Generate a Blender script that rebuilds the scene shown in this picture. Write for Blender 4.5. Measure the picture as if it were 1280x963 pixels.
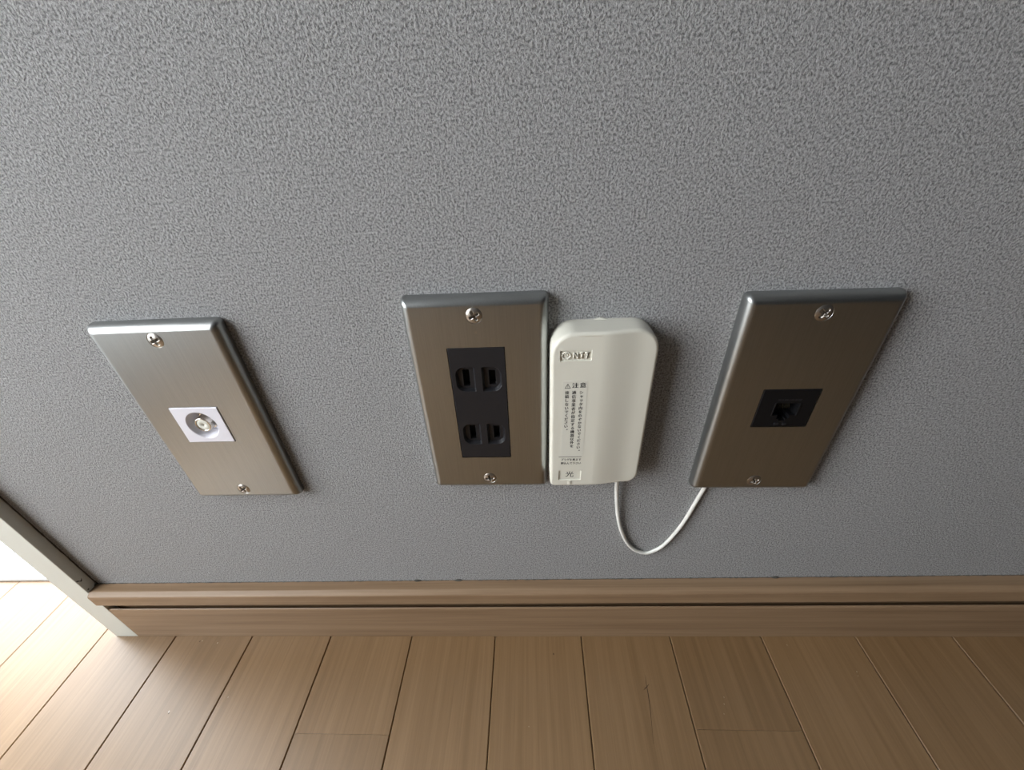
import bpy, bmesh, math, random
from mathutils import Vector, Matrix

for o in list(bpy.data.objects):
    bpy.data.objects.remove(o, do_unlink=True)
scene = bpy.context.scene
C = scene.collection
MM = 0.001
rnd = random.Random(7)

# ------------------------------------------------------------------ camera
cam_d = bpy.data.cameras.new('camera')
cam = bpy.data.objects.new('camera', cam_d)
C.objects.link(cam)
cam_d.sensor_fit = 'HORIZONTAL'
cam_d.sensor_width = 36.0
cam_d.lens = 523.92 / 1280 * 36
cam_d.shift_x = (640 - 636.634) / 1280
cam_d.shift_y = (539.916 - 481.5) / 1280
cam_d.clip_start = 0.005
cam_d.clip_end = 50
yaw, pit, roll = (math.radians(a) for a in (5.2104, 53.6225, -5.1118))
Rm = Matrix.Rotation(yaw, 4, 'Z') @ Matrix.Rotation(pit, 4, 'X') @ Matrix.Rotation(roll, 4, 'Z')
cam.matrix_world = Matrix.Translation(Vector((30.252, -195.803, 360.606)) * MM) @ Rm
scene.camera = cam

# ------------------------------------------------------------------ world, exposure
world = bpy.data.worlds.new('world')
scene.world = world
world.use_nodes = True
world.node_tree.nodes['Background'].inputs[0].default_value = (0.80, 0.88, 1.0, 1)
world.node_tree.nodes['Background'].inputs[1].default_value = 1.0
vs = scene.view_settings
vs.view_transform = 'Standard'
vs.look = 'None'
vs.gamma = 1.0
vs.use_curve_mapping = False
vs.exposure = 0.2
BALCONY_LIGHT = 5.8      # daylight through the frosted balcony window next to the casing
SIDE_LIGHT = 8.9         # daylight through the frosted window in the left wall

# ------------------------------------------------------------------ materials
def mat(name):
    m = bpy.data.materials.new(name)
    m.use_nodes = True
    nt = m.node_tree
    return m, nt, nt.nodes['Principled BSDF']

def plain(name, col, rough=0.5, metal=0.0, bump=0.0, bscale=900, bdist=0.0002, spec=0.5):
    m, nt, b = mat(name)
    b.inputs['Base Color'].default_value = (*col, 1)
    b.inputs['Roughness'].default_value = rough
    b.inputs['Metallic'].default_value = metal
    b.inputs['Specular IOR Level'].default_value = spec
    if bump:
        tc = nt.nodes.new('ShaderNodeTexCoord')
        n = nt.nodes.new('ShaderNodeTexNoise'); n.inputs['Scale'].default_value = bscale
        n.inputs['Detail'].default_value = 2
        bp = nt.nodes.new('ShaderNodeBump'); bp.inputs['Strength'].default_value = bump
        bp.inputs['Distance'].default_value = bdist
        nt.links.new(tc.outputs['Object'], n.inputs['Vector'])
        nt.links.new(n.outputs['Fac'], bp.inputs['Height'])
        nt.links.new(bp.outputs['Normal'], b.inputs['Normal'])
    return m

def ramp(nt, pts):
    r = nt.nodes.new('ShaderNodeValToRGB')
    e = r.color_ramp.elements
    while len(e) < len(pts):
        e.new(0.5)
    for k, (p, c) in enumerate(pts):
        e[k].position = p
        e[k].color = (*c, 1)
    return r

def wallpaper():
    m, nt, b = mat('grey_vinyl_wallpaper')
    tc = nt.nodes.new('ShaderNodeTexCoord')
    n1 = nt.nodes.new('ShaderNodeTexNoise'); n1.inputs['Scale'].default_value = 1050
    n1.inputs['Detail'].default_value = 4; n1.inputs['Roughness'].default_value = 0.68
    n2 = nt.nodes.new('ShaderNodeTexNoise'); n2.inputs['Scale'].default_value = 160
    n2.inputs['Detail'].default_value = 2
    add = nt.nodes.new('ShaderNodeMath'); add.operation = 'MULTIPLY_ADD'
    add.inputs[1].default_value = 0.2
    nt.links.new(tc.outputs['Object'], n1.inputs['Vector'])
    nt.links.new(tc.outputs['Object'], n2.inputs['Vector'])
    nt.links.new(n2.outputs['Fac'], add.inputs[0])
    nt.links.new(n1.outputs['Fac'], add.inputs[2])
    bp = nt.nodes.new('ShaderNodeBump'); bp.inputs['Strength'].default_value = 1.0
    bp.inputs['Distance'].default_value = 0.0028
    nt.links.new(add.outputs[0], bp.inputs['Height'])
    nt.links.new(bp.outputs['Normal'], b.inputs['Normal'])
    r = ramp(nt, [(0.37, (0.21, 0.211, 0.215)), (0.58, (0.66, 0.66, 0.668))])
    nt.links.new(n1.outputs['Fac'], r.inputs['Fac'])
    nt.links.new(r.outputs['Color'], b.inputs['Base Color'])
    b.inputs['Roughness'].default_value = 0.62
    b.inputs['Specular IOR Level'].default_value = 0.35
    return m

def wood(name, stretch, dark, light, rough, coat, per_object):
    """stretch: scale of the noise per axis (small along the grain)"""
    m, nt, b = mat(name)
    tc = nt.nodes.new('ShaderNodeTexCoord')
    mp = nt.nodes.new('ShaderNodeMapping')
    mp.inputs['Scale'].default_value = stretch
    nt.links.new(tc.outputs['Object'], mp.inputs['Vector'])
    oi = nt.nodes.new('ShaderNodeObjectInfo')
    if per_object:
        sh = nt.nodes.new('ShaderNodeVectorMath'); sh.operation = 'SCALE'
        sh.inputs[0].default_value = (37.0, 91.0, 53.0)
        nt.links.new(oi.outputs['Random'], sh.inputs['Scale'])
        nt.links.new(sh.outputs[0], mp.inputs['Location'])
    n1 = nt.nodes.new('ShaderNodeTexNoise'); n1.inputs['Scale'].default_value = 1.0
    n1.inputs['Detail'].default_value = 5; n1.inputs['Roughness'].default_value = 0.62
    n1.inputs['Distortion'].default_value = 0.25
    nt.links.new(mp.outputs['Vector'], n1.inputs['Vector'])
    mp2 = nt.nodes.new('ShaderNodeMapping')
    mp2.inputs['Scale'].default_value = tuple(s * 4.5 for s in stretch)
    nt.links.new(tc.outputs['Object'], mp2.inputs['Vector'])
    n2 = nt.nodes.new('ShaderNodeTexNoise'); n2.inputs['Scale'].default_value = 1.0
    n2.inputs['Detail'].default_value = 3
    nt.links.new(mp2.outputs['Vector'], n2.inputs['Vector'])
    mx = nt.nodes.new('ShaderNodeMath'); mx.operation = 'MULTIPLY_ADD'
    mx.inputs[1].default_value = 0.35
    nt.links.new(n2.outputs['Fac'], mx.inputs[0]); nt.links.new(n1.outputs['Fac'], mx.inputs[2])
    r = ramp(nt, [(0.46, dark), (0.85, light)])
    nt.links.new(mx.outputs[0], r.inputs['Fac'])
    col = r.outputs['Color']
    if per_object:
        hs = nt.nodes.new('ShaderNodeHueSaturation')
        mr = nt.nodes.new('ShaderNodeMapRange')
        mr.inputs['To Min'].default_value = 0.94; mr.inputs['To Max'].default_value = 1.06
        nt.links.new(oi.outputs['Random'], mr.inputs['Value'])
        nt.links.new(mr.outputs['Result'], hs.inputs['Value'])
        nt.links.new(col, hs.inputs['Color'])
        col = hs.outputs['Color']
    nt.links.new(col, b.inputs['Base Color'])
    b.inputs['Roughness'].default_value = rough
    b.inputs['Coat Weight'].default_value = coat
    b.inputs['Coat Roughness'].default_value = 0.3
    bp = nt.nodes.new('ShaderNodeBump'); bp.inputs['Strength'].default_value = 0.35
    bp.inputs['Distance'].default_value = 0.0002
    nt.links.new(mx.outputs[0], bp.inputs['Height'])
    nt.links.new(bp.outputs['Normal'], b.inputs['Normal'])
    return m

def brushed():
    m, nt, b = mat('brushed_stainless_steel')
    tc = nt.nodes.new('ShaderNodeTexCoord')
    mp = nt.nodes.new('ShaderNodeMapping')
    mp.inputs['Scale'].default_value = (3500, 3500, 45)
    n = nt.nodes.new('ShaderNodeTexNoise'); n.inputs['Scale'].default_value = 1
    n.inputs['Detail'].default_value = 3
    nt.links.new(tc.outputs['Object'], mp.inputs['Vector'])
    nt.links.new(mp.outputs['Vector'], n.inputs['Vector'])
    bp = nt.nodes.new('ShaderNodeBump'); bp.inputs['Strength'].default_value = 0.12
    bp.inputs['Distance'].default_value = 0.0001
    nt.links.new(n.outputs['Fac'], bp.inputs['Height'])
    nt.links.new(bp.outputs['Normal'], b.inputs['Normal'])
    r = ramp(nt, [(0.3, (0.365, 0.379, 0.375)), (0.7, (0.415, 0.429, 0.425))])
    nt.links.new(n.outputs['Fac'], r.inputs['Fac'])
    nt.links.new(r.outputs['Color'], b.inputs['Base Color'])
    b.inputs['Metallic'].default_value = 1
    b.inputs['Roughness'].default_value = 0.35
    return m

def emit(name, col, strength):
    m, nt, b = mat(name)
    b.inputs['Base Color'].default_value = (0.85, 0.88, 0.9, 1)
    b.inputs['Emission Color'].default_value = (*col, 1)
    b.inputs['Emission Strength'].default_value = strength
    b.inputs['Roughness'].default_value = 0.6
    return m

M = {
    'paper': wallpaper(),
    'plank': wood('oak_floor_wood', (210, 4.0, 60), (0.190, 0.110, 0.048), (0.262, 0.160, 0.078), 0.40, 0.45, True),
    'skirt': wood('oak_skirting_wood', (3.0, 120, 130), (0.212, 0.130, 0.070), (0.33, 0.220, 0.132), 0.5, 0.05, False),
    'subfloor': plain('dark_subfloor', (0.05, 0.035, 0.022), 0.9, bump=0.3),
    'steel': brushed(),
    'screw': plain('nickel_screw_metal', (0.52, 0.49, 0.45), 0.33, 1.0),
    'black': plain('charcoal_plastic', (0.013, 0.013, 0.016), 0.45, bump=0.15, bscale=4000, bdist=0.00004, spec=0.4),
    'hole': plain('dark_cavity_plastic', (0.004, 0.004, 0.004), 0.8),
    'jet': plain('black_plastic', (0.005, 0.005, 0.006), 0.5, spec=0.25),
    'whiteplastic': plain('cool_white_plastic', (0.80, 0.79, 0.86), 0.4),
    'dielectric': plain('white_dielectric', (0.75, 0.75, 0.68), 0.5),
    'nickel': plain('nickel_plating', (0.74, 0.71, 0.64), 0.22, 1.0),
    'gold': plain('dark_contact_metal', (0.06, 0.05, 0.03), 0.5, 1.0),  # contact springs coloured dark so they barely show in the jack
    'ivory': plain('ivory_plastic', (0.74, 0.725, 0.64), 0.42, bump=0.12, bscale=2500, bdist=0.00005),
    'print': plain('black_print', (0.012, 0.012, 0.012), 0.7),
    'sticker': plain('clear_sticker_film', (0.72, 0.71, 0.635), 0.3),
    'cable': None,
    'knot': plain('dark_knot_wood', (0.07, 0.04, 0.02), 0.7),
    'wax': plain('pale_wax_speck', (0.40, 0.32, 0.23), 0.5),
    'trim': plain('painted_white_trim', (0.66, 0.67, 0.62), 0.5, bump=0.15, bscale=300, bdist=0.0003),
    'caulk': plain('dirty_caulk', (0.09, 0.085, 0.075), 0.9, bump=0.4, bscale=900, bdist=0.0004),
    'roomwhite': plain('white_room_paint', (0.45, 0.45, 0.45), 0.8),
    'roomgrey': plain('grey_room_paint', (0.14, 0.14, 0.145), 0.8),
    'frame': plain('white_window_frame', (0.78, 0.78, 0.77), 0.4),
    'pane1': emit('backlit_frosted_glass', (0.91, 0.96, 1.0), BALCONY_LIGHT),
    'pane2': emit('backlit_frosted_side_glass', (0.95, 0.98, 1.0), SIDE_LIGHT),
}
mc, nt, b = mat('translucent_white_cable')
b.inputs['Base Color'].default_value = (0.80, 0.80, 0.76, 1)
b.inputs['Roughness'].default_value = 0.35
b.inputs['Subsurface Weight'].default_value = 0.4
b.inputs['Subsurface Radius'].default_value = (0.001, 0.001, 0.001)
M['cable'] = mc

# ------------------------------------------------------------------ object helpers (all shapes in millimetres)
def obj(name, bm, m, parent=None, smooth=None):
    bmesh.ops.scale(bm, vec=(MM, MM, MM), verts=bm.verts)
    me = bpy.data.meshes.new(name)
    bm.to_mesh(me); bm.free()
    me.materials.append(m)
    if smooth is not None:
        for p in me.polygons:
            p.use_smooth = smooth
    o = bpy.data.objects.new(name, me)
    C.objects.link(o)
    if parent:
        o.parent = parent
    return o

def empty(name, loc, ry=0.0):
    o = bpy.data.objects.new(name, None)
    C.objects.link(o)
    o.empty_display_size = 0.02
    o.location = Vector(loc) * MM
    o.rotation_euler = (0, ry, 0)
    return o

def tag(o, label, cat, group=None):
    o['label'] = label; o['category'] = cat
    if group: o['group'] = group
    return o

def struct(o, label=None, cat=None):
    o['kind'] = 'structure'
    if label: o['label'] = label
    if cat: o['category'] = cat
    return o

def box(bm, x0, x1, y0, y1, z0, z1, bev=0.0, seg=2):
    r = bmesh.ops.create_cube(bm, size=1.0)
    vs_ = r['verts']
    for v in vs_:
        v.co = Vector(((x0 + x1) / 2 + v.co.x * (x1 - x0), (y0 + y1) / 2 + v.co.y * (y1 - y0), (z0 + z1) / 2 + v.co.z * (z1 - z0)))
    if bev > 0:
        es = list({e for v in vs_ for e in v.link_edges})
        bmesh.ops.bevel(bm, geom=es, offset=bev, segments=seg, affect='EDGES', profile=0.5)
    return bm

def prism_x(bm, prof, x0, x1):
    """extrude a (y, z) profile along x, closed with caps"""
    a = [bm.verts.new((x0, y, z)) for y, z in prof]
    b_ = [bm.verts.new((x1, y, z)) for y, z in prof]
    n = len(prof)
    for i in range(n):
        j = (i + 1) % n
        bm.faces.new((a[i], a[j], b_[j], b_[i]))
    bm.faces.new(a[::-1]); bm.faces.new(b_)
    bmesh.ops.recalc_face_normals(bm, faces=bm.faces)
    return bm

def loop(bm, pts, d):
    """loop of vertices from (u, v) points at distance d in front of the wall"""
    return [bm.verts.new((u, -d, v)) for u, v in pts]

def bridge(bm, A, B, smooth=True):
    n = len(A); fs = []
    for i in range(n):
        j = (i + 1) % n
        f = bm.faces.new((A[i], A[j], B[j], B[i])); f.smooth = smooth; fs.append(f)
    return fs

def fill(bm, loops):
    es = []
    for L in loops:
        for i in range(len(L)):
            a, b_ = L[i], L[(i + 1) % len(L)]
            e = bm.edges.get((a, b_)) or bm.edges.new((a, b_))
            es.append(e)
    r = bmesh.ops.triangle_fill(bm, use_beauty=True, use_dissolve=False, edges=es, normal=(0, -1, 0))
    fs = [g for g in r['geom'] if isinstance(g, bmesh.types.BMFace)]
    for f in fs:
        f.smooth = False
        f.normal_update()
        if f.normal.y > 0: f.normal_flip()
    return fs

def rrect(u0, u1, v0, v1, r, n=5):
    """counter-clockwise rounded rectangle; r = radius or (bl, br, tr, tl)"""
    if not isinstance(r, tuple): r = (r,) * 4
    pts = []
    for (cu, cv, su, sv, rr, a0) in ((u0, v0, 1, 1, r[0], 180), (u1, v0, -1, 1, r[1], 270), (u1, v1, -1, -1, r[2], 0), (u0, v1, 1, -1, r[3], 90)):
        if rr <= 1e-6:
            pts.append((cu, cv)); continue
        for k in range(n + 1):
            a = math.radians(a0 + 90 * k / n)
            pts.append((cu + su * rr + rr * math.cos(a), cv + sv * rr + rr * math.sin(a)))
    return pts

def circle(cu, cv, r, n=32):
    return [(cu + r * math.cos(2 * math.pi * k / n), cv + r * math.sin(2 * math.pi * k / n)) for k in range(n)]

def lathe(bm, prof, cu, cv, n=40, smooth=True, close=True):
    """profile (radius, d) turned about the axis that leaves the wall at (cu, cv)"""
    prev = None
    for r, d in prof:
        L = loop(bm, circle(cu, cv, r, n), d)
        if prev: bridge(bm, prev, L, smooth)
        prev = L
    if close: bm.faces.new(prev)
    return prev

def fixn(bm):
    bmesh.ops.recalc_face_normals(bm, faces=bm.faces)
    return bm

def tube(bm, pts, r, n=10, squash=1.0, closed=False):
    P = [Vector(p) for p in pts]
    rings = []
    up = Vector((0, 1, 0))
    for i, p in enumerate(P):
        a = P[(i - 1) % len(P)] if (closed or i > 0) else p
        c = P[(i + 1) % len(P)] if (closed or i < len(P) - 1) else p
        t = (c - a).normalized()
        s = t.cross(up)
        if s.length < 1e-4: s = t.cross(Vector((1, 0, 0)))
        s.normalize(); w = s.cross(t).normalized()
        rings.append([bm.verts.new(p + s * r * math.cos(2 * math.pi * k / n) + w * r * squash * math.sin(2 * math.pi * k / n)) for k in range(n)])
    m = len(rings)
    for i in range(m if closed else m - 1):
        for f in bridge(bm, rings[i], rings[(i + 1) % m]): pass
    if not closed:
        bm.faces.new(rings[0]); bm.faces.new(rings[-1])
    return fixn(bm)

def catmull(pts, n=8):
    P = [Vector(p) for p in pts]; out = []
    for i in range(len(P) - 1):
        p0 = P[max(i - 1, 0)]; p1 = P[i]; p2 = P[i + 1]; p3 = P[min(i + 2, len(P) - 1)]
        for k in range(n):
            t = k / n
            out.append(0.5 * ((2 * p1) + (p2 - p0) * t + (2 * p0 - 5 * p1 + 4 * p2 - p3) * t * t + (3 * p1 - p0 - 3 * p2 + p3) * t ** 3))
    out.append(P[-1])
    return out

def add_text(bm, s, cu, cv, size, d, sx=1.0, thick=0.03, bold=0.0, align='CENTER', spacing=1.0):
    """printed characters; bold ones are struck twice, slightly apart"""
    if bold and ord(s[0]) > 127:
        for k in (-1, 0, 1):
            strike(bm, s, cu + k * bold * size, cv, size, d, sx, thick + 0.004 * k, 0, align, spacing)
    else:
        strike(bm, s, cu, cv, size, d, sx, thick, bold, align, spacing)

def strike(bm, s, cu, cv, size, d, sx=1.0, thick=0.03, bold=0.0, align='CENTER', spacing=1.0):
    """flat printed (or moulded) characters standing d mm in front of the wall, centred at (cu, cv)"""
    cu_d = bpy.data.curves.new('text', 'FONT')
    cu_d.body = s; cu_d.size = 1.0; cu_d.extrude = 0.0
    cu_d.resolution_u = 3
    cu_d.offset = 0.0 if ord(s[0]) > 127 else bold
    cu_d.space_character = spacing
    cu_d.align_x = align; cu_d.align_y = 'CENTER'
    o = bpy.data.objects.new('text', cu_d); C.objects.link(o)
    bpy.context.view_layer.update()
    dg = bpy.context.evaluated_depsgraph_get()
    me = bpy.data.meshes.new_from_object(o.evaluated_get(dg))
    bpy.data.objects.remove(o, do_unlink=True); bpy.data.curves.remove(cu_d)
    t = bmesh.new(); t.from_mesh(me); bpy.data.meshes.remove(me)
    if not t.verts:
        t.free(); return
    bmesh.ops.remove_doubles(t, verts=t.verts, dist=1e-4)
    xs = [v.co.x for v in t.verts]; ys = [v.co.y for v in t.verts]
    ox = (min(xs) + max(xs)) / 2 if align == 'CENTER' else 0
    r = bmesh.ops.extrude_face_region(t, geom=list(t.faces))
    tops = {g for g in r['geom'] if isinstance(g, bmesh.types.BMVert)}
    for v in t.verts:
        h = d + thick if v in tops else d
        v.co = Vector((cu + (v.co.x - ox) * size * sx, -h, cv + v.co.y * size))
    fixn(t)
    tmp = bpy.data.meshes.new('t'); t.to_mesh(tmp); t.free()
    bm.from_mesh(tmp); bpy.data.meshes.remove(tmp)

# ------------------------------------------------------------------ the room
X_CAS = -350.2                       # right side of the white casing
CAS_W = 22.3
OPEN_R = X_CAS - CAS_W + 4           # right edge of the window opening
XL, XR, YB, ZC = -800, 2600, -3200, 2400

bm = bmesh.new(); box(bm, OPEN_R, XR, 0, 120, 0, ZC)
struct(obj('wall_front', bm, M['paper']), 'grey wall covered in fine grained vinyl wallpaper', 'wall')
bm = bmesh.new(); box(bm, XL, OPEN_R, 0, 120, 2000, ZC)
struct(obj('wall_front_lintel', bm, M['paper']), 'grey wallpapered wall above the balcony window', 'wall')
bm = bmesh.new(); box(bm, XR, XR + 100, YB, 120, 0, ZC)
struct(obj('wall_right', bm, M['roomgrey']), 'plain grey wall on the right of the room', 'wall')
bm = bmesh.new(); box(bm, XL - 100, XR + 100, YB - 100, YB, 0, ZC)
struct(obj('wall_back', bm, M['roomgrey']), 'plain grey wall behind the camera', 'wall')
bm = bmesh.new(); box(bm, XL - 100, XR + 100, YB - 100, 120, ZC, ZC + 100)
struct(obj('ceiling', bm, M['roomwhite']), 'flat white ceiling of the room', 'ceiling')

# left wall with its own window
WY0, WY1, WZ0, WZ1 = -950, -150, 210, 1100
bm = bmesh.new()
box(bm, XL - 100, XL, YB, WY0, 0, ZC); box(bm, XL - 100, XL, WY1, 120, 0, ZC)
box(bm, XL - 100, XL, WY0, WY1, 0, WZ0); box(bm, XL - 100, XL, WY0, WY1, WZ1, ZC)
struct(obj('wall_left', bm, M['roomwhite']), 'white wall on the left of the room with a window', 'wall')
w2 = struct(empty('window_2', (XL, (WY0 + WY1) / 2, WZ0)), 'white framed frosted window in the left wall', 'window')
def rel(bm, x, y, z):
    bmesh.ops.translate(bm, vec=(-x, -y, -z), verts=bm.verts); return bm
bm = bmesh.new()
for a in ((WY0, WY0 + 45, WZ0, WZ1), (WY1 - 45, WY1, WZ0, WZ1), (WY0 + 45, WY1 - 45, WZ0, WZ0 + 45), (WY0 + 45, WY1 - 45, WZ1 - 45, WZ1)):
    box(bm, XL - 70, XL - 10, a[0], a[1], a[2], a[3], 2)
obj('window_frame', rel(bm, XL, (WY0 + WY1) / 2, WZ0), M['frame'], w2)
bm = bmesh.new(); box(bm, XL - 45, XL - 40, WY0 + 45, WY1 - 45, WZ0 + 45, WZ1 - 45)
obj('pane', rel(bm, XL, (WY0 + WY1) / 2, WZ0), M['pane2'], w2)

# balcony window left of the casing: frosted pane standing on the floor, 52 mm behind the wall face
w1 = struct(empty('window_1', ((XL + OPEN_R) / 2, 52, 0)), 'bright frosted balcony window left of the white casing', 'window')
ox = (XL + OPEN_R) / 2
bm = bmesh.new(); box(bm, XL, OPEN_R, 52, 58, 3, 1960)
obj('pane', rel(bm, ox, 52, 0), M['pane1'], w1)
bm = bmesh.new()
box(bm, XL, OPEN_R, 51.3, 95, 0, 3); box(bm, XL, OPEN_R, 40, 95, 1960, 2000, 2)
obj('window_frame', rel(bm, ox, 52, 0), M['frame'], w1)

# floor: subfloor with planks as children
bm = bmesh.new(); box(bm, XL - 100, XR + 100, YB - 100, 120, -30, -12)
floor = struct(obj('floor', bm, M['subfloor']), 'oak plank floor with thin dark seams', 'floor')
BW, B0 = 74.47, -15.0
def plank(x0, x1, y0, y1):
    bm = bmesh.new(); g = 0.22; c = 0.75
    x0 += g; x1 -= g; y0 += g * 0.4; y1 -= g * 0.4
    prof = [(x0, -11.9), (x1, -11.9), (x1, -c), (x1 - c * 0.8, 0), (x0 + c * 0.8, 0), (x0, -c)]
    A = [bm.verts.new((x, y0, z)) for x, z in prof]; B = [bm.verts.new((x, y1, z)) for x, z in prof]
    n = len(prof)
    for i in range(n):
        j = (i + 1) % n; bm.faces.new((A[i], A[j], B[j], B[i]))
    bm.faces.new(A[::-1]); bm.faces.new(B); fixn(bm)
    return obj('plank', bm, M['plank'], floor, False)
i0 = math.floor((XL - B0) / BW) - 1
i1 = math.ceil((XR - B0) / BW) + 1
for i in range(i0, i1):
    x0 = B0 + i * BW; x1 = x0 + BW
    if x1 < XL or x0 > XR: continue
    x0 = max(x0, XL); x1 = min(x1, XR)
    ytop = 51.0 if x0 < X_CAS else 6.0
    ph = {-2: -83.5, 2: -76.8}.get(i)
    if ph is None:
        ph = -240 - (i * 467) % 620
    ys = [ytop]
    y = ph
    while y > YB + 60:
        ys.append(y); y -= 909
    ys.append(YB)
    for a, b_ in zip(ys[:-1], ys[1:]):
        plank(x0, x1, b_, a)

def floor_mark(name, pts, m, parent=floor):
    bm = bmesh.new()
    a = [bm.verts.new((x, y, -0.05)) for x, y in pts]; b_ = [bm.verts.new((x, y, 0.05)) for x, y in pts]
    bridge(bm, a, b_, False); bm.faces.new(b_)
    return obj(name, fixn(bm), m, parent)
def streak(path, w):
    L = [(x - w * k, y) for (x, y), k in zip(path, (0.2, 0.6, 1, 0.8, 0.5, 0.2))]
    Rr = [(x + w * k, y) for (x, y), k in zip(path, (0.2, 0.6, 1, 0.8, 0.5, 0.2))]
    return L + Rr[::-1]
floor_mark('grain_crack', streak([(107, -40), (106.2, -46), (106.0, -54), (105.4, -63), (104.0, -74), (102.6, -86)], 0.28), M['knot'])
floor_mark('grain_crack', streak([(103.2, -51.0), (104.2, -50.2), (105.2, -49.2), (106.2, -48.6), (107.2, -47.6), (108.2, -46.6)], 0.5), M['knot'])
for (x, y, r, mm) in ((-275, -70.3, 1.2, 'wax'), (-274, -71.6, 0.7, 'knot'), (-286.3, -13.6, 0.9, 'knot'), (-284.3, -13.2, 0.7, 'wax'), (-268.3, -15.1, 0.9, 'wax'), (-231.4, -59.4, 0.6, 'wax'),
                      (161.8, -55.4, 0.5, 'wax'), (160.2, -60.0, 0.6, 'wax'), (157.8, -66.6, 0.5, 'wax'), (268, -36.4, 0.8, 'wax'), (267, -39.5, 0.5, 'wax'), (35, -23.9, 0.8, 'knot'), (14.3, -76.7, 0.5, 'wax'), (226, -16, 0.6, 'wax')):
    floor_mark('scuff_mark', [(x + r * (0.6 + 0.5 * rnd.random()) * math.cos(a) * 0.7, y + r * (0.6 + 0.5 * rnd.random()) * math.sin(a)) for a in [2 * math.pi * k / 7 for k in range(7)]], M[mm])

# baseboard: one moulded oak length with an overhanging lip and a groove under it
prof = [(0, 0), (-8.7, 0), (-9, 0.3), (-9, 43.0), (-8.6, 44.1), (-7.8, 44.5), (-7.0, 43.5), (-6.6, 34), (-2.5, 34), (-2.5, 55.4), (-10.9, 55.4), (-11.7, 55.8), (-12, 56.6),
        (-12, 67.2), (-11.7, 68.1), (-11.0, 68.8), (-8.3, 70.2), (-7.6, 70.4), (0, 70.4)]
bm = bmesh.new(); prism_x(bm, prof, X_CAS, XR)
bb = struct(obj('baseboard_front', bm, M['skirt']), 'oak baseboard with a grooved overhanging lip', 'baseboard')

# white casing and its dirty seam
trim = struct(empty('trim_1', (X_CAS - CAS_W / 2, 0, 0)), 'white painted vertical casing at the wall end', 'trim')
ox = X_CAS - CAS_W / 2
bm = bmesh.new(); box(bm, X_CAS - CAS_W, X_CAS, -9.1, 51, 0, 2000, 0.5, 2)
obj('casing', rel(bm, ox, 0, 0), M['trim'], trim)
bm = bmesh.new()
zz = [70.4 + k * 4 for k in range(120)]
ring = []
for z in zz:
    w = 0.55 + 0.45 * rnd.random(); h = 0.55 + 0.4 * rnd.random()
    if z < 74: w, h = 1.8, 1.6
    ring.append([bm.verts.new((X_CAS - 0.1, 0.1, z)), bm.verts.new((X_CAS - 0.1, -h, z)), bm.verts.new((X_CAS + w, 0.1, z))])
for a, b_ in zip(ring[:-1], ring[1:]): bridge(bm, a, b_)
bm.faces.new(ring[0]); bm.faces.new(ring[-1])
obj('caulk_seam', rel(fixn(bm), ox, 0, 0), M['caulk'], trim)
def chip(pts, parent, m, name='paint_chip'):
    """small irregular chip on the casing's right side, points (y, z)"""
    bm = bmesh.new()
    a = [bm.verts.new((X_CAS - 0.05, y, z)) for y, z in pts]
    b_ = [bm.verts.new((X_CAS + 0.12, y, z)) for y, z in pts]
    bridge(bm, a, b_, False); bm.faces.new(b_)
    return obj(name, rel(fixn(bm), ox, 0, 0), m, parent)
chip([(-8.6, 85), (-7.3, 84.0), (-6.2, 82.3), (-5.2, 82.9), (-4.3, 84.8), (-5.3, 84.0), (-6.3, 83.5), (-7.4, 85.4), (-8.5, 86.1)], trim, M['caulk'])
chip([(-7.9, 72.8), (-6.9, 72.2), (-6.2, 73.0), (-6.9, 73.6)], trim, M['caulk'])
chip([(-3.2, 70.4), (-0.2, 70.4), (-0.2, 74.5), (-1.0, 72.6), (-2.0, 71.6)], trim, M['caulk'])
# thin dirt line where wallpaper meets the baseboard, with a few darker lumps
bm = bmesh.new()
prev = None
x = X_CAS
lumps = {-54, -22, 9}
ring = []
while x < 520:
    w = 0.35 + 0.5 * rnd.random() ** 2
    h = 0.25 + 0.35 * rnd.random() ** 2
    if any(abs(x - L) < 2 for L in (-72, -37.6, 204)): w, h = 1.2, 1.6
    ring.append([bm.verts.new((x, 0.1, 70.3)), bm.verts.new((x, -w, 70.35)), bm.verts.new((x, 0.1, 70.4 + h))])
    x += 2.1
for a, b_ in zip(ring[:-1], ring[1:]): bridge(bm, a, b_)
bm.faces.new(ring[0]); bm.faces.new(ring[-1])
obj('dirt_line', fixn(bm), M['caulk'], bb)

# ------------------------------------------------------------------ wall plates
T = 7.0                               # how far the steel face stands off the wall
def face_plate(parent, opening):
    """pressed steel plate 70 x 120 with rolled edges, an opening and two screw holes"""
    bm = bmesh.new()
    W, H = 35.0, 60.0
    prof = [(0.0, 0.0), (0.0, 1.6)]
    for k in range(1, 9):
        a = math.radians(90 * k / 8)
        prof.append((4.2 * (1 - math.cos(a)), 1.6 + (T - 1.6) * math.sin(a)))
    prev = None
    for ins, d in prof:
        L = loop(bm, rrect(-W + ins, W - ins, -H + ins, H - ins, max(2.4 - ins * 0.42, 0.5), 6), d)
        if prev: bridge(bm, prev, L, True)
        prev = L
    u0, u1, v0, v1 = opening
    inner = loop(bm, rrect(u0, u1, v0, v1, 0.4, 2), T)
    deep = loop(bm, rrect(u0, u1, v0, v1, 0.4, 2), T - 1.6)
    holes = []
    for sv in (51.5, -51.5):
        hl = loop(bm, circle(0, sv, 4.05, 24), T); hd = loop(bm, circle(0, sv, 4.05, 24), T - 1.4)
        bridge(bm, hl, hd, True); holes.append(hl)
    bridge(bm, inner, deep, False)
    fill(bm, [prev, inner] + holes)
    fixn(bm)
    return obj('face_plate', bm, M['steel'], parent)

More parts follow.
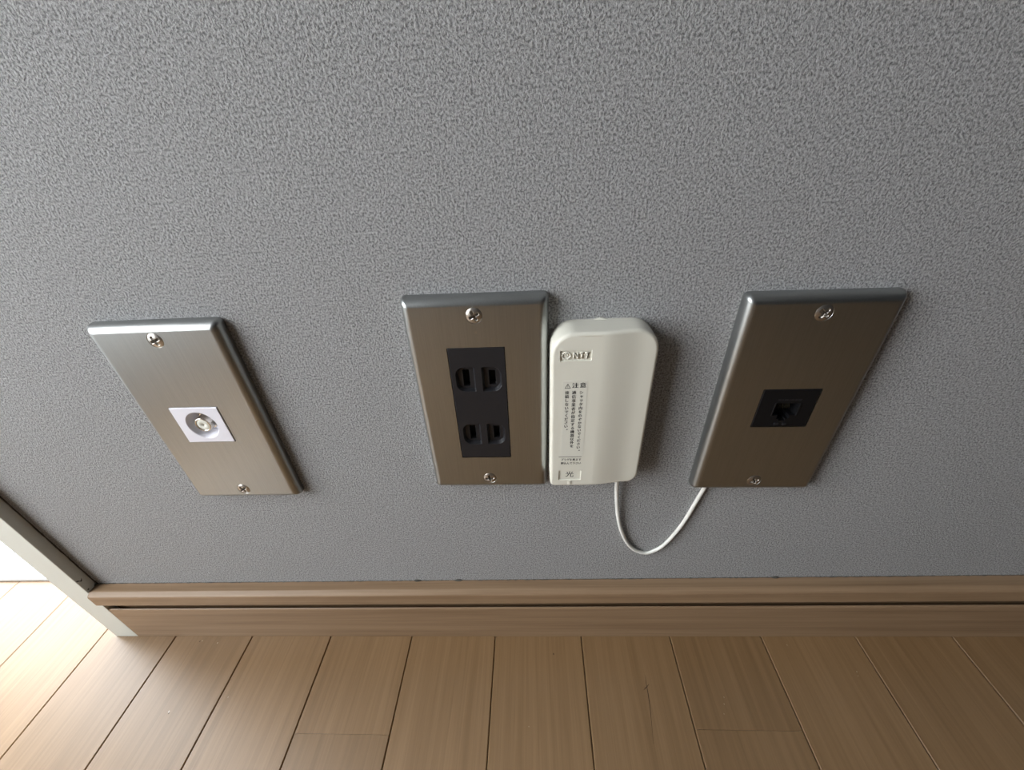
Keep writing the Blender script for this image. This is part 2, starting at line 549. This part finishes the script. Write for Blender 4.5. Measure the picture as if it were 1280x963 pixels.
def screw(parent, v, turn):
    """oval head screw with a cross recess"""
    bm = bmesh.new()
    R, NR, NA = 4.0, 18, 64
    ca, sa = math.cos(turn), math.sin(turn)
    def h(u, w):
        r = math.hypot(u, w)
        z = T - 0.25 + 1.05 * (1 - (r / R) ** 2) ** 0.8 if r < R else T - 0.25
        a, b_ = abs(u * ca + w * sa), abs(-u * sa + w * ca)
        def arm(p, q): return max(0, min(1, (0.62 - q) / 0.18)) * max(0, min(1, (2.5 - p) / 0.5))
        k = max(arm(a, b_), arm(b_, a))
        return z - 2.8 * k
    prev = None
    ctr = bm.verts.new((0, -h(0, 0), 0))
    for i in range(1, NR + 1):
        r = R * i / NR
        L = [bm.verts.new((r * math.cos(2 * math.pi * k / NA), -h(r * math.cos(2 * math.pi * k / NA), r * math.sin(2 * math.pi * k / NA)), r * math.sin(2 * math.pi * k / NA))) for k in range(NA)]
        if prev is None:
            for k in range(NA): bm.faces.new((ctr, L[k], L[(k + 1) % NA])).smooth = True
        else: bridge(bm, prev, L, True)
        prev = L
    B = loop(bm, circle(0, 0, 2.9, NA), T - 3.4)
    bridge(bm, prev, B, True); bm.faces.new(B)
    o = obj('screw', fixn(bm), M['screw'], parent)
    o.location = (0, 0, v * MM)
    return o

def plate(name, x, z, rdeg, opening, label, cat, turns):
    t = empty(name, (x, 0, z), math.radians(-rdeg))
    tag(t, label, cat, 'steel wall plates on the grey wall')
    face_plate(t, opening)
    screw(t, 51.5, turns[0]); screw(t, -51.5, turns[1])
    return t

# --- coaxial television socket
t1 = plate('antenna_socket', -161.19, 233.93, -1.08, (-15.9, 12.9, -12.9, 11.7),
           'brushed steel wall plate with a white square coaxial socket', 'wall socket', (0.35, 0.6))
cu, cv = -1.5, -0.5
bm = bmesh.new()
o0 = loop(bm, rrect(cu - 14.1, cu + 14.1, cv - 12.0, cv + 12.0, 0.3, 2), T - 1.5)
o1 = loop(bm, rrect(cu - 14.1, cu + 14.1, cv - 12.0, cv + 12.0, 0.3, 2), T + 0.3)
o2 = loop(bm, rrect(cu - 13.8, cu + 13.8, cv - 11.7, cv + 11.7, 0.3, 2), T + 0.6)
bridge(bm, o0, o1, False); bridge(bm, o1, o2, False)
h0 = loop(bm, circle(cu, cv, 9.1, 40), T + 0.6); h1 = loop(bm, circle(cu, cv, 8.6, 40), T + 0.1)
h2 = loop(bm, circle(cu, cv, 7.6, 40), T - 6.5)
bridge(bm, h0, h1); bridge(bm, h1, h2); bm.faces.new(h2)
fill(bm, [o2, h0])
ins = obj('socket_insert', fixn(bm), M['whiteplastic'], t1)
ins['label'] = 'white plastic coaxial insert'
bm = bmesh.new()
hexa = [(cu + 5.6 * math.cos(math.radians(60 * k)), cv + 5.6 * math.sin(math.radians(60 * k))) for k in range(6)]
a = loop(bm, hexa, T - 6.5); b_ = loop(bm, hexa, T - 4.4); bridge(bm, a, b_, False); bm.faces.new(b_)
obj('hex_nut', fixn(bm), M['nickel'], ins)
bm = bmesh.new()
pr = [(4.4, T - 4.4)]
d = T - 4.2
while d < T - 0.4:
    pr += [(4.75, d + 0.18), (4.35, d + 0.42)]; d += 0.62
pr += [(4.6, T - 0.2), (4.4, T + 0.15), (3.9, T + 0.2), (3.6, T + 0.05), (3.5, T - 1.2)]
lathe(bm, pr, cu, cv, 40, True, False)
obj('threaded_barrel', fixn(bm), M['nickel'], ins)
bm = bmesh.new()
lathe(bm, [(3.5, T - 1.2), (3.45, T - 0.25), (3.2, T - 0.05), (0.95, T - 0.05), (0.75, T - 0.3), (0.7, T - 1.2)], cu, cv, 32, True, True)
obj('dielectric_core', fixn(bm), M['dielectric'], ins)
bm = bmesh.new()
lathe(bm, [(0.66, T - 1.2), (0.66, T - 0.75), (0.4, T - 0.7)], cu, cv, 20, True, True)
obj('centre_contact', fixn(bm), M['screw'], ins)

# --- double power outlet
t2 = plate('power_outlet', 0, 237.6, -1.46, (-15.3, 13.7, -35.0, 35.4),
           'brushed steel wall plate with a black double power outlet', 'power outlet', (0.5, 0.15))
cu, cv = -0.8, 0.2
bm = bmesh.new()
HW, HH = 14.25, 34.95
DT = T + 0.0
o0 = loop(bm, rrect(cu - HW, cu + HW, cv - HH, cv + HH, 0.4, 2), T - 1.5)
o1 = loop(bm, rrect(cu - HW, cu + HW, cv - HH, cv + HH, 0.4, 2), DT - 0.3)
o2 = loop(bm, rrect(cu - HW + 0.4, cu + HW - 0.4, cv - HH + 0.4, cv + HH - 0.4, 0.4, 2), DT)
bridge(bm, o0, o1, False); bridge(bm, o1, o2, False)
tops = []
slots = []
for zc in (17.2, -18.0):
    for s in (-1, 1):
        ua, ub = (cu - 11.9, cu - 1.7) if s < 0 else (cu + 1.7, cu + 11.9)
        rr = (4.6, 0.7, 0.7, 4.6) if s < 0 else (0.7, 4.6, 4.6, 0.7)
        rr2 = tuple(max(r_ - 0.6, 0.3) for r_ in rr)
        A = loop(bm, rrect(ua, ub, cv + zc - 7.2, cv + zc + 7.2, rr, 6), DT)
        B = loop(bm, rrect(ua + 0.15, ub - 0.15, cv + zc - 7.05, cv + zc + 7.05, rr, 6), DT - 0.35)
        Cc = loop(bm, rrect(ua + 1.1, ub - 1.1, cv + zc - 6.1, cv + zc + 6.1, rr2, 6), DT - 2.2)
        bridge(bm, A, B, True); bridge(bm, B, Cc, False)
        sw = (2.0, 4.9) if s < 0 else (1.7, 4.3)
        sc = (ua + ub) / 2 + 0.2
        S = loop(bm, rrect(sc - 1.75, sc + 1.75, cv + zc - sw[1] , cv + zc + sw[1], 0.2, 1), DT - 2.2)
        S2 = loop(bm, rrect(sc - 1.55, sc + 1.55, cv + zc - sw[1] + .2, cv + zc + sw[1] - .2, 0.2, 1), DT - 2.7)
        bridge(bm, S, S2, False)
        fill(bm, [Cc, S]); tops.append(A); slots.append((sc, cv + zc, sw[1], S2))
fill(bm, [o2] + tops)
ins = obj('outlet_insert', fixn(bm), M['black'], t2)
ins['label'] = 'black plastic double outlet insert'
for sc, zc, hh, S2 in slots:
    bm = bmesh.new()
    A = loop(bm, rrect(sc - 1.56, sc + 1.56, zc - hh + .2, zc + hh - .2, 0.2, 1), DT - 2.65)
    B = loop(bm, rrect(sc - 1.56, sc + 1.56, zc - hh + .2, zc + hh - .2, 0.2, 1), 0.3)
    bridge(bm, A, B, False); bm.faces.new(B)
    for f in bm.faces: f.normal_update()
    obj('blade_slot', bm, M['hole'], ins)
# faint approval mark pressed into the plate under the upper screw
bm = bmesh.new()
add_text(bm, 'n', 0.2, 43.3, 2.6, T + 0.01, 0.9, 0.03)
mk = obj('stamped_mark', bm, M['screw'], t2)

# --- modular telephone / network jack
t3 = plate('modular_jack', 158.19, 229.75, -1.84, (-14.0, 15.2, -12.0, 11.8),
           'brushed steel wall plate with a black modular jack', 'wall socket', (0.9, 0.4))
cu, cv = 0.6, -0.1
bm = bmesh.new()
DT = T + 0.1
o0 = loop(bm, rrect(cu - 14.4, cu + 14.4, cv - 11.7, cv + 11.7, 0.3, 2), T - 1.5)
o1 = loop(bm, rrect(cu - 14.4, cu + 14.4, cv - 11.7, cv + 11.7, 0.3, 2), DT - 0.4)
o2 = loop(bm, rrect(cu - 13.8, cu + 13.8, cv - 11.1, cv + 11.1, 0.3, 2), DT)
bridge(bm, o0, o1, False); bridge(bm, o1, o2, False)
jk = [(-5.9, -4.2), (-3.1, -4.2), (-3.1, -6.4), (-1.7, -6.4), (-1.7, -7.6), (1.7, -7.6), (1.7, -6.4), (3.1, -6.4), (3.1, -4.2), (5.9, -4.2), (5.9, 3.4), (-5.9, 3.4)]
jk = [(cu + 0.4 + a, cv + b_) for a, b_ in jk]
A = loop(bm, jk, DT); B = loop(bm, jk, DT - 0.3); D_ = loop(bm, jk, 0.3)
bridge(bm, A, B, False); bridge(bm, B, D_, False); bm.faces.new(D_)
fill(bm, [o2, A])
ins = obj('jack_insert', fixn(bm), M['jet'], t3)
ins['label'] = 'black modular jack insert'
bm = bmesh.new()
for s in (-1, 1):
    box(bm, cu + 0.4 + s * 6.35 - 0.35, cu + 0.4 + s * 6.35 + 0.35, -DT - 0.35, -DT + 0.1, cv - 4.4, cv + 3.6, 0.1, 1)
obj('jack_rib', bm, M['jet'], ins)
bm = bmesh.new()
for k in range(6):
    uu = cu + 0.4 - 2.55 + k * 1.02
    tube(bm, [(uu, -1.2, cv + 3.2), (uu, -3.0, cv + 2.2), (uu, -4.8, cv + 0.2), (uu, -5.2, cv - 1.0)], 0.16, 6)
obj('contact_spring', bm, M['gold'], ins)
bm = bmesh.new()
box(bm, cu - 3.0, cu - 0.6, -DT - 0.5, -DT + 0.1, cv - 10.4, cv - 8.8, 0.25, 2)
box(bm, cu + 1.4, cu + 3.4, -DT - 0.5, -DT + 0.1, cv - 10.4, cv - 8.8, 0.25, 2)
obj('shutter_tab', bm, M['black'], ins)
bm = bmesh.new()
bx = cu - 5.4
for w in (1.6, 0.7, 1.9, 0.6, 1.5, 1.1, 1.8):
    box(bm, bx, bx + w, -DT - 0.12, -DT + 0.05, cv + 5.0, cv + 6.0); bx += w + 0.45
obj('moulded_marking', bm, M['black'], ins)

# ------------------------------------------------------------------ optical fibre box
BX, BZ, BR = 61.0, 234.0, -1.1
t4 = empty('optical_fibre_box', (BX, 0, BZ), math.radians(-BR))
tag(t4, 'ivory plastic optical fibre box with Japanese caution label', 'fibre box')
U0, U1, V0, V1 = -25.2, 25.4, -47.6, 47.6
RT, RBL, RBR = 11.5, 3.0, 7.0
DL, DR = 16.5, 14.0
def dep(u):
    t = max(0, min(1, (u + 2) / 22.0)); t = t * t * (3 - 2 * t)
    return DL + (DR - DL) * t
ROUND = 1.8
# parametrised outline: columns of u with the top and bottom edge of the inset outline
def edges_at(u, ins):
    u0, u1, v0, v1 = U0 + ins, U1 - ins, V0 + ins, V1 - ins
    rt, rbl, rbr = max(RT - ins, 0.4), max(RBL - ins, 0.4), max(RBR - ins, 0.4)
    top, bot = v1, v0
    def arc(r, x): return r - math.sqrt(max(r * r - x * x, 0))
    if u < u0 + rt: top = v1 - arc(rt, u0 + rt - u)
    if u > u1 - rt: top = v1 - arc(rt, u - (u1 - rt))
    if u < u0 + rbl: bot = v0 + arc(rbl, u0 + rbl - u)
    if u > u1 - rbr: bot = v0 + arc(rbr, u - (u1 - rbr))
    return top, bot
def params():
    out = set()
    for k in range(13): out.add(round(0.5 * (RT / (U1 - U0)) * 2 * (1 - math.cos(math.pi / 2 * k / 12)), 5))
    left = sorted(out)
    right = [1 - a for a in left]
    mid = [k / 40 for k in range(10, 31)]
    s = sorted(set(left + right + mid))
    for k in (0.008, 0.02, 0.035, 0.05): s += [k, 1 - k]
    return sorted(set(round(a, 5) for a in s))
S = params()
def outline(ins):
    u0, u1 = U0 + ins, U1 - ins
    us = [u0 + (u1 - u0) * s for s in S]
    top = []; bot = []
    for u in us:
        a, b_ = edges_at(u, ins); top.append((u, a)); bot.append((u, b_))
    return top, bot
bm = bmesh.new()
levels = [(0.0, None), (0.0, ROUND)]
steps = [(0.0, 0.0, True)]
prev = None
for kind in ['base', 'side'] + list(range(1, 7)):
    if kind == 'base': ins, f = 0.0, lambda u: 0.0
    elif kind == 'side': ins, f = 0.0, lambda u: dep(u) - ROUND
    else:
        a = math.radians(15 * kind)
        ins = ROUND * (1 - math.cos(a))
        f = (lambda sa: (lambda u: dep(u) - ROUND + ROUND * sa))(math.sin(a))
    top, bot = outline(ins)
    tv = [bm.verts.new((u, -f(u), v)) for u, v in top]
    bv = [bm.verts.new((u, -f(u), v)) for u, v in bot]
    if prev:
        pt, pb = prev
        n = len(tv)
        for i in range(n - 1):
            bm.faces.new((pt[i], pt[i + 1], tv[i + 1], tv[i])).smooth = True
            bm.faces.new((pb[i], pb[i + 1], bv[i + 1], bv[i])).smooth = True
        bm.faces.new((pt[0], tv[0], bv[0], pb[0])).smooth = True
        bm.faces.new((pt[-1], tv[-1], bv[-1], pb[-1])).smooth = True
    prev = (tv, bv)
tv, bv = prev
ks = next(i for i, v in enumerate(tv) if v.co.x >= -2.0001)      # first column of the sloping part
# planar left part with two recesses
leftloop = tv[:ks + 1] + bv[:ks + 1][::-1]
LOGO = (-20.9, -6.0, 33.6, 39.2)
HIK = (-20.4, -7.6, -42.6, -35.2)
hl = []
for (u0, u1, v0, v1), dd in ((LOGO, 0.7), (HIK, 0.6)):
    A = loop(bm, rrect(u0, u1, v0, v1, 0.35, 2), DL); B = loop(bm, rrect(u0 + .2, u1 - .2, v0 + .2, v1 - .2, 0.3, 2), DL - dd)
    bridge(bm, A, B, False); bm.faces.new(B); hl.append(A)
fill(bm, [leftloop] + hl)
for i in range(ks, len(tv) - 1):
    bm.faces.new((tv[i], tv[i + 1], bv[i + 1], bv[i])).smooth = True
fixn(bm)
cover = obj('cover', bm, M['ivory'], t4)
# logo: ring with an inner loop, three raised letters
bm = bmesh.new()
lc = (-17.9, 36.4)
ring = [(lc[0] + 1.95 * math.cos(2 * math.pi * k / 36), -DL + 0.55, lc[1] + 1.75 * math.sin(2 * math.pi * k / 36)) for k in range(36)]
tube(bm, ring, 0.34, 8, 1.0, True)
small = [(lc[0] + 0.62 * math.sin(a) * (1 + 0.25 * math.cos(a)), -DL + 0.55, lc[1] + 0.55 - 0.62 * math.cos(a)) for a in [2 * math.pi * k / 20 for k in range(20)]]
tube(bm, small, 0.26, 8, 1.0, True)
obj('raised_logo', bm, M['ivory'], cover, True)
bm = bmesh.new(); add_text(bm, 'NTT', -10.9, 36.2, 4.4, DL - 0.72, 0.86, 0.62, 0.018, spacing=1.08)
obj('raised_lettering', bm, M['ivory'], cover)
# caution film and print
bm = bmesh.new()
A = loop(bm, rrect(-19.2, -7.2, -24.6, 23.2, 0.3, 2), DL); B = loop(bm, rrect(-19.2, -7.2, -24.6, 23.2, 0.3, 2), DL + 0.08)
bridge(bm, A, B, False); bm.faces.new(B); fixn(bm)
film = obj('caution_sticker', bm, M['sticker'], t4)
film['label'] = 'clear caution sticker with black Japanese print'
PD = DL + 0.085
bm = bmesh.new()
tri = [(-18.3, 18.9), (-15.3, 18.9), (-16.8, 21.7)]
tri_i = [(-17.85, 19.15), (-15.75, 19.15), (-16.8, 21.15)]
A = loop(bm, tri, PD); B = loop(bm, tri_i, PD)
for i in range(3):
    j = (i + 1) % 3; bm.faces.new((A[i], A[j], B[j], B[i]))
box(bm, -16.92, -16.68, -PD - 0.01, -PD, 19.85, 20.7); box(bm, -16.92, -16.68, -PD - 0.01, -PD, 19.35, 19.6)
fixn(bm)
obj('warning_triangle', bm, M['print'], film)
bm = bmesh.new()
add_text(bm, '注', -13.1, 20.3, 3.1, PD, 1.05, 0.02, 0.045)
add_text(bm, '意', -9.4, 20.3, 3.1, PD, 1.05, 0.02, 0.045)
obj('printed_heading', bm, M['print'], film)
def column(s, u, v, pitch, size, sx=1.0):
    bm = bmesh.new()
    for k, ch in enumerate(s):
        du, dv = 0.0, 0.0
        if ch in 'ャッ': du, dv = 0.22, 0.15
        if ch == '。': du, dv = 0.55, 0.75
        add_text(bm, ch, u + du, v - k * pitch + dv, size, PD, sx, 0.02, 0.04)
    return obj('printed_text', bm, M['print'], film)
column('シャッタ内をのぞかないでください。', -10.0, 16.3, 2.32, 2.15, 0.95)
column('通信事業者が指定する機器以外を', -13.6, 16.3, 2.42, 2.25, 0.95)
column('接続しないでください。', -17.0, 16.3, 2.28, 2.15, 0.95)
bm = bmesh.new(); box(bm, -20.4, -7.9, -PD - 0.02, -PD + 0.06, -25.2, -24.95)
obj('printed_rule', bm, M['print'], film)
bm = bmesh.new()
add_text(bm, 'プラグを奥まで', -13.6, -27.3, 1.95, DL, 0.83, 0.02, 0.025)
add_text(bm, '押込んで下さい', -13.6, -29.9, 1.95, DL, 0.83, 0.02, 0.025)
obj('printed_text', bm, M['print'], film)
bm = bmesh.new(); add_text(bm, '光', -14.0, -38.9, 4.4, DL - 0.6, 1.1, 0.03, 0.012)
obj('printed_character', bm, M['print'], cover)
# scrap of clear tape sticking out above the box
bm = bmesh.new()
A = [bm.verts.new((u, -0.3, v)) for u, v in ((-6, 47.2), (4, 47.2), (1.0, 48.1), (-1.2, 48.6), (-3.2, 48.0))]
B = [bm.verts.new((u, -1.4, v)) for u, v in ((-6, 47.2), (4, 47.2), (1.0, 47.9), (-1.2, 48.3), (-3.2, 47.8))]
bridge(bm, A, B, False); bm.faces.new(B)
obj('tape_scrap', fixn(bm), M['sticker'], t4)
# small shutter catch under the recess
bm = bmesh.new(); box(bm, -14.9, -12.9, -DL - 0.35, -DL + 0.5, -46.2, -43.0, 0.4, 2)
obj('shutter_catch', bm, M['ivory'], cover)

# ------------------------------------------------------------------ fibre cable
pts = [(75.8, -7.0, 189.5), (75.9, -6.6, 184), (76.9, -4.0, 170), (79.2, -2.6, 150), (82.3, -2.0, 134), (86.3, -1.8, 121.5), (90.5, -1.7, 113), (96.5, -1.6, 106.4), (103.6, -1.6, 103.8),
       (110.0, -1.6, 107.2), (115.0, -1.6, 113), (120.2, -1.6, 124.2), (124.6, -1.6, 137), (128.8, -1.6, 155.5), (131.5, -1.6, 167.5), (132.3, -1.5, 171.8)]
bm = bmesh.new(); tube(bm, catmull(pts, 8), 1.3, 10, 1.0)
tag(obj('fibre_cable', bm, M['cable'], None, True), 'thin white fibre cable looping from ivory box to right plate', 'cable')
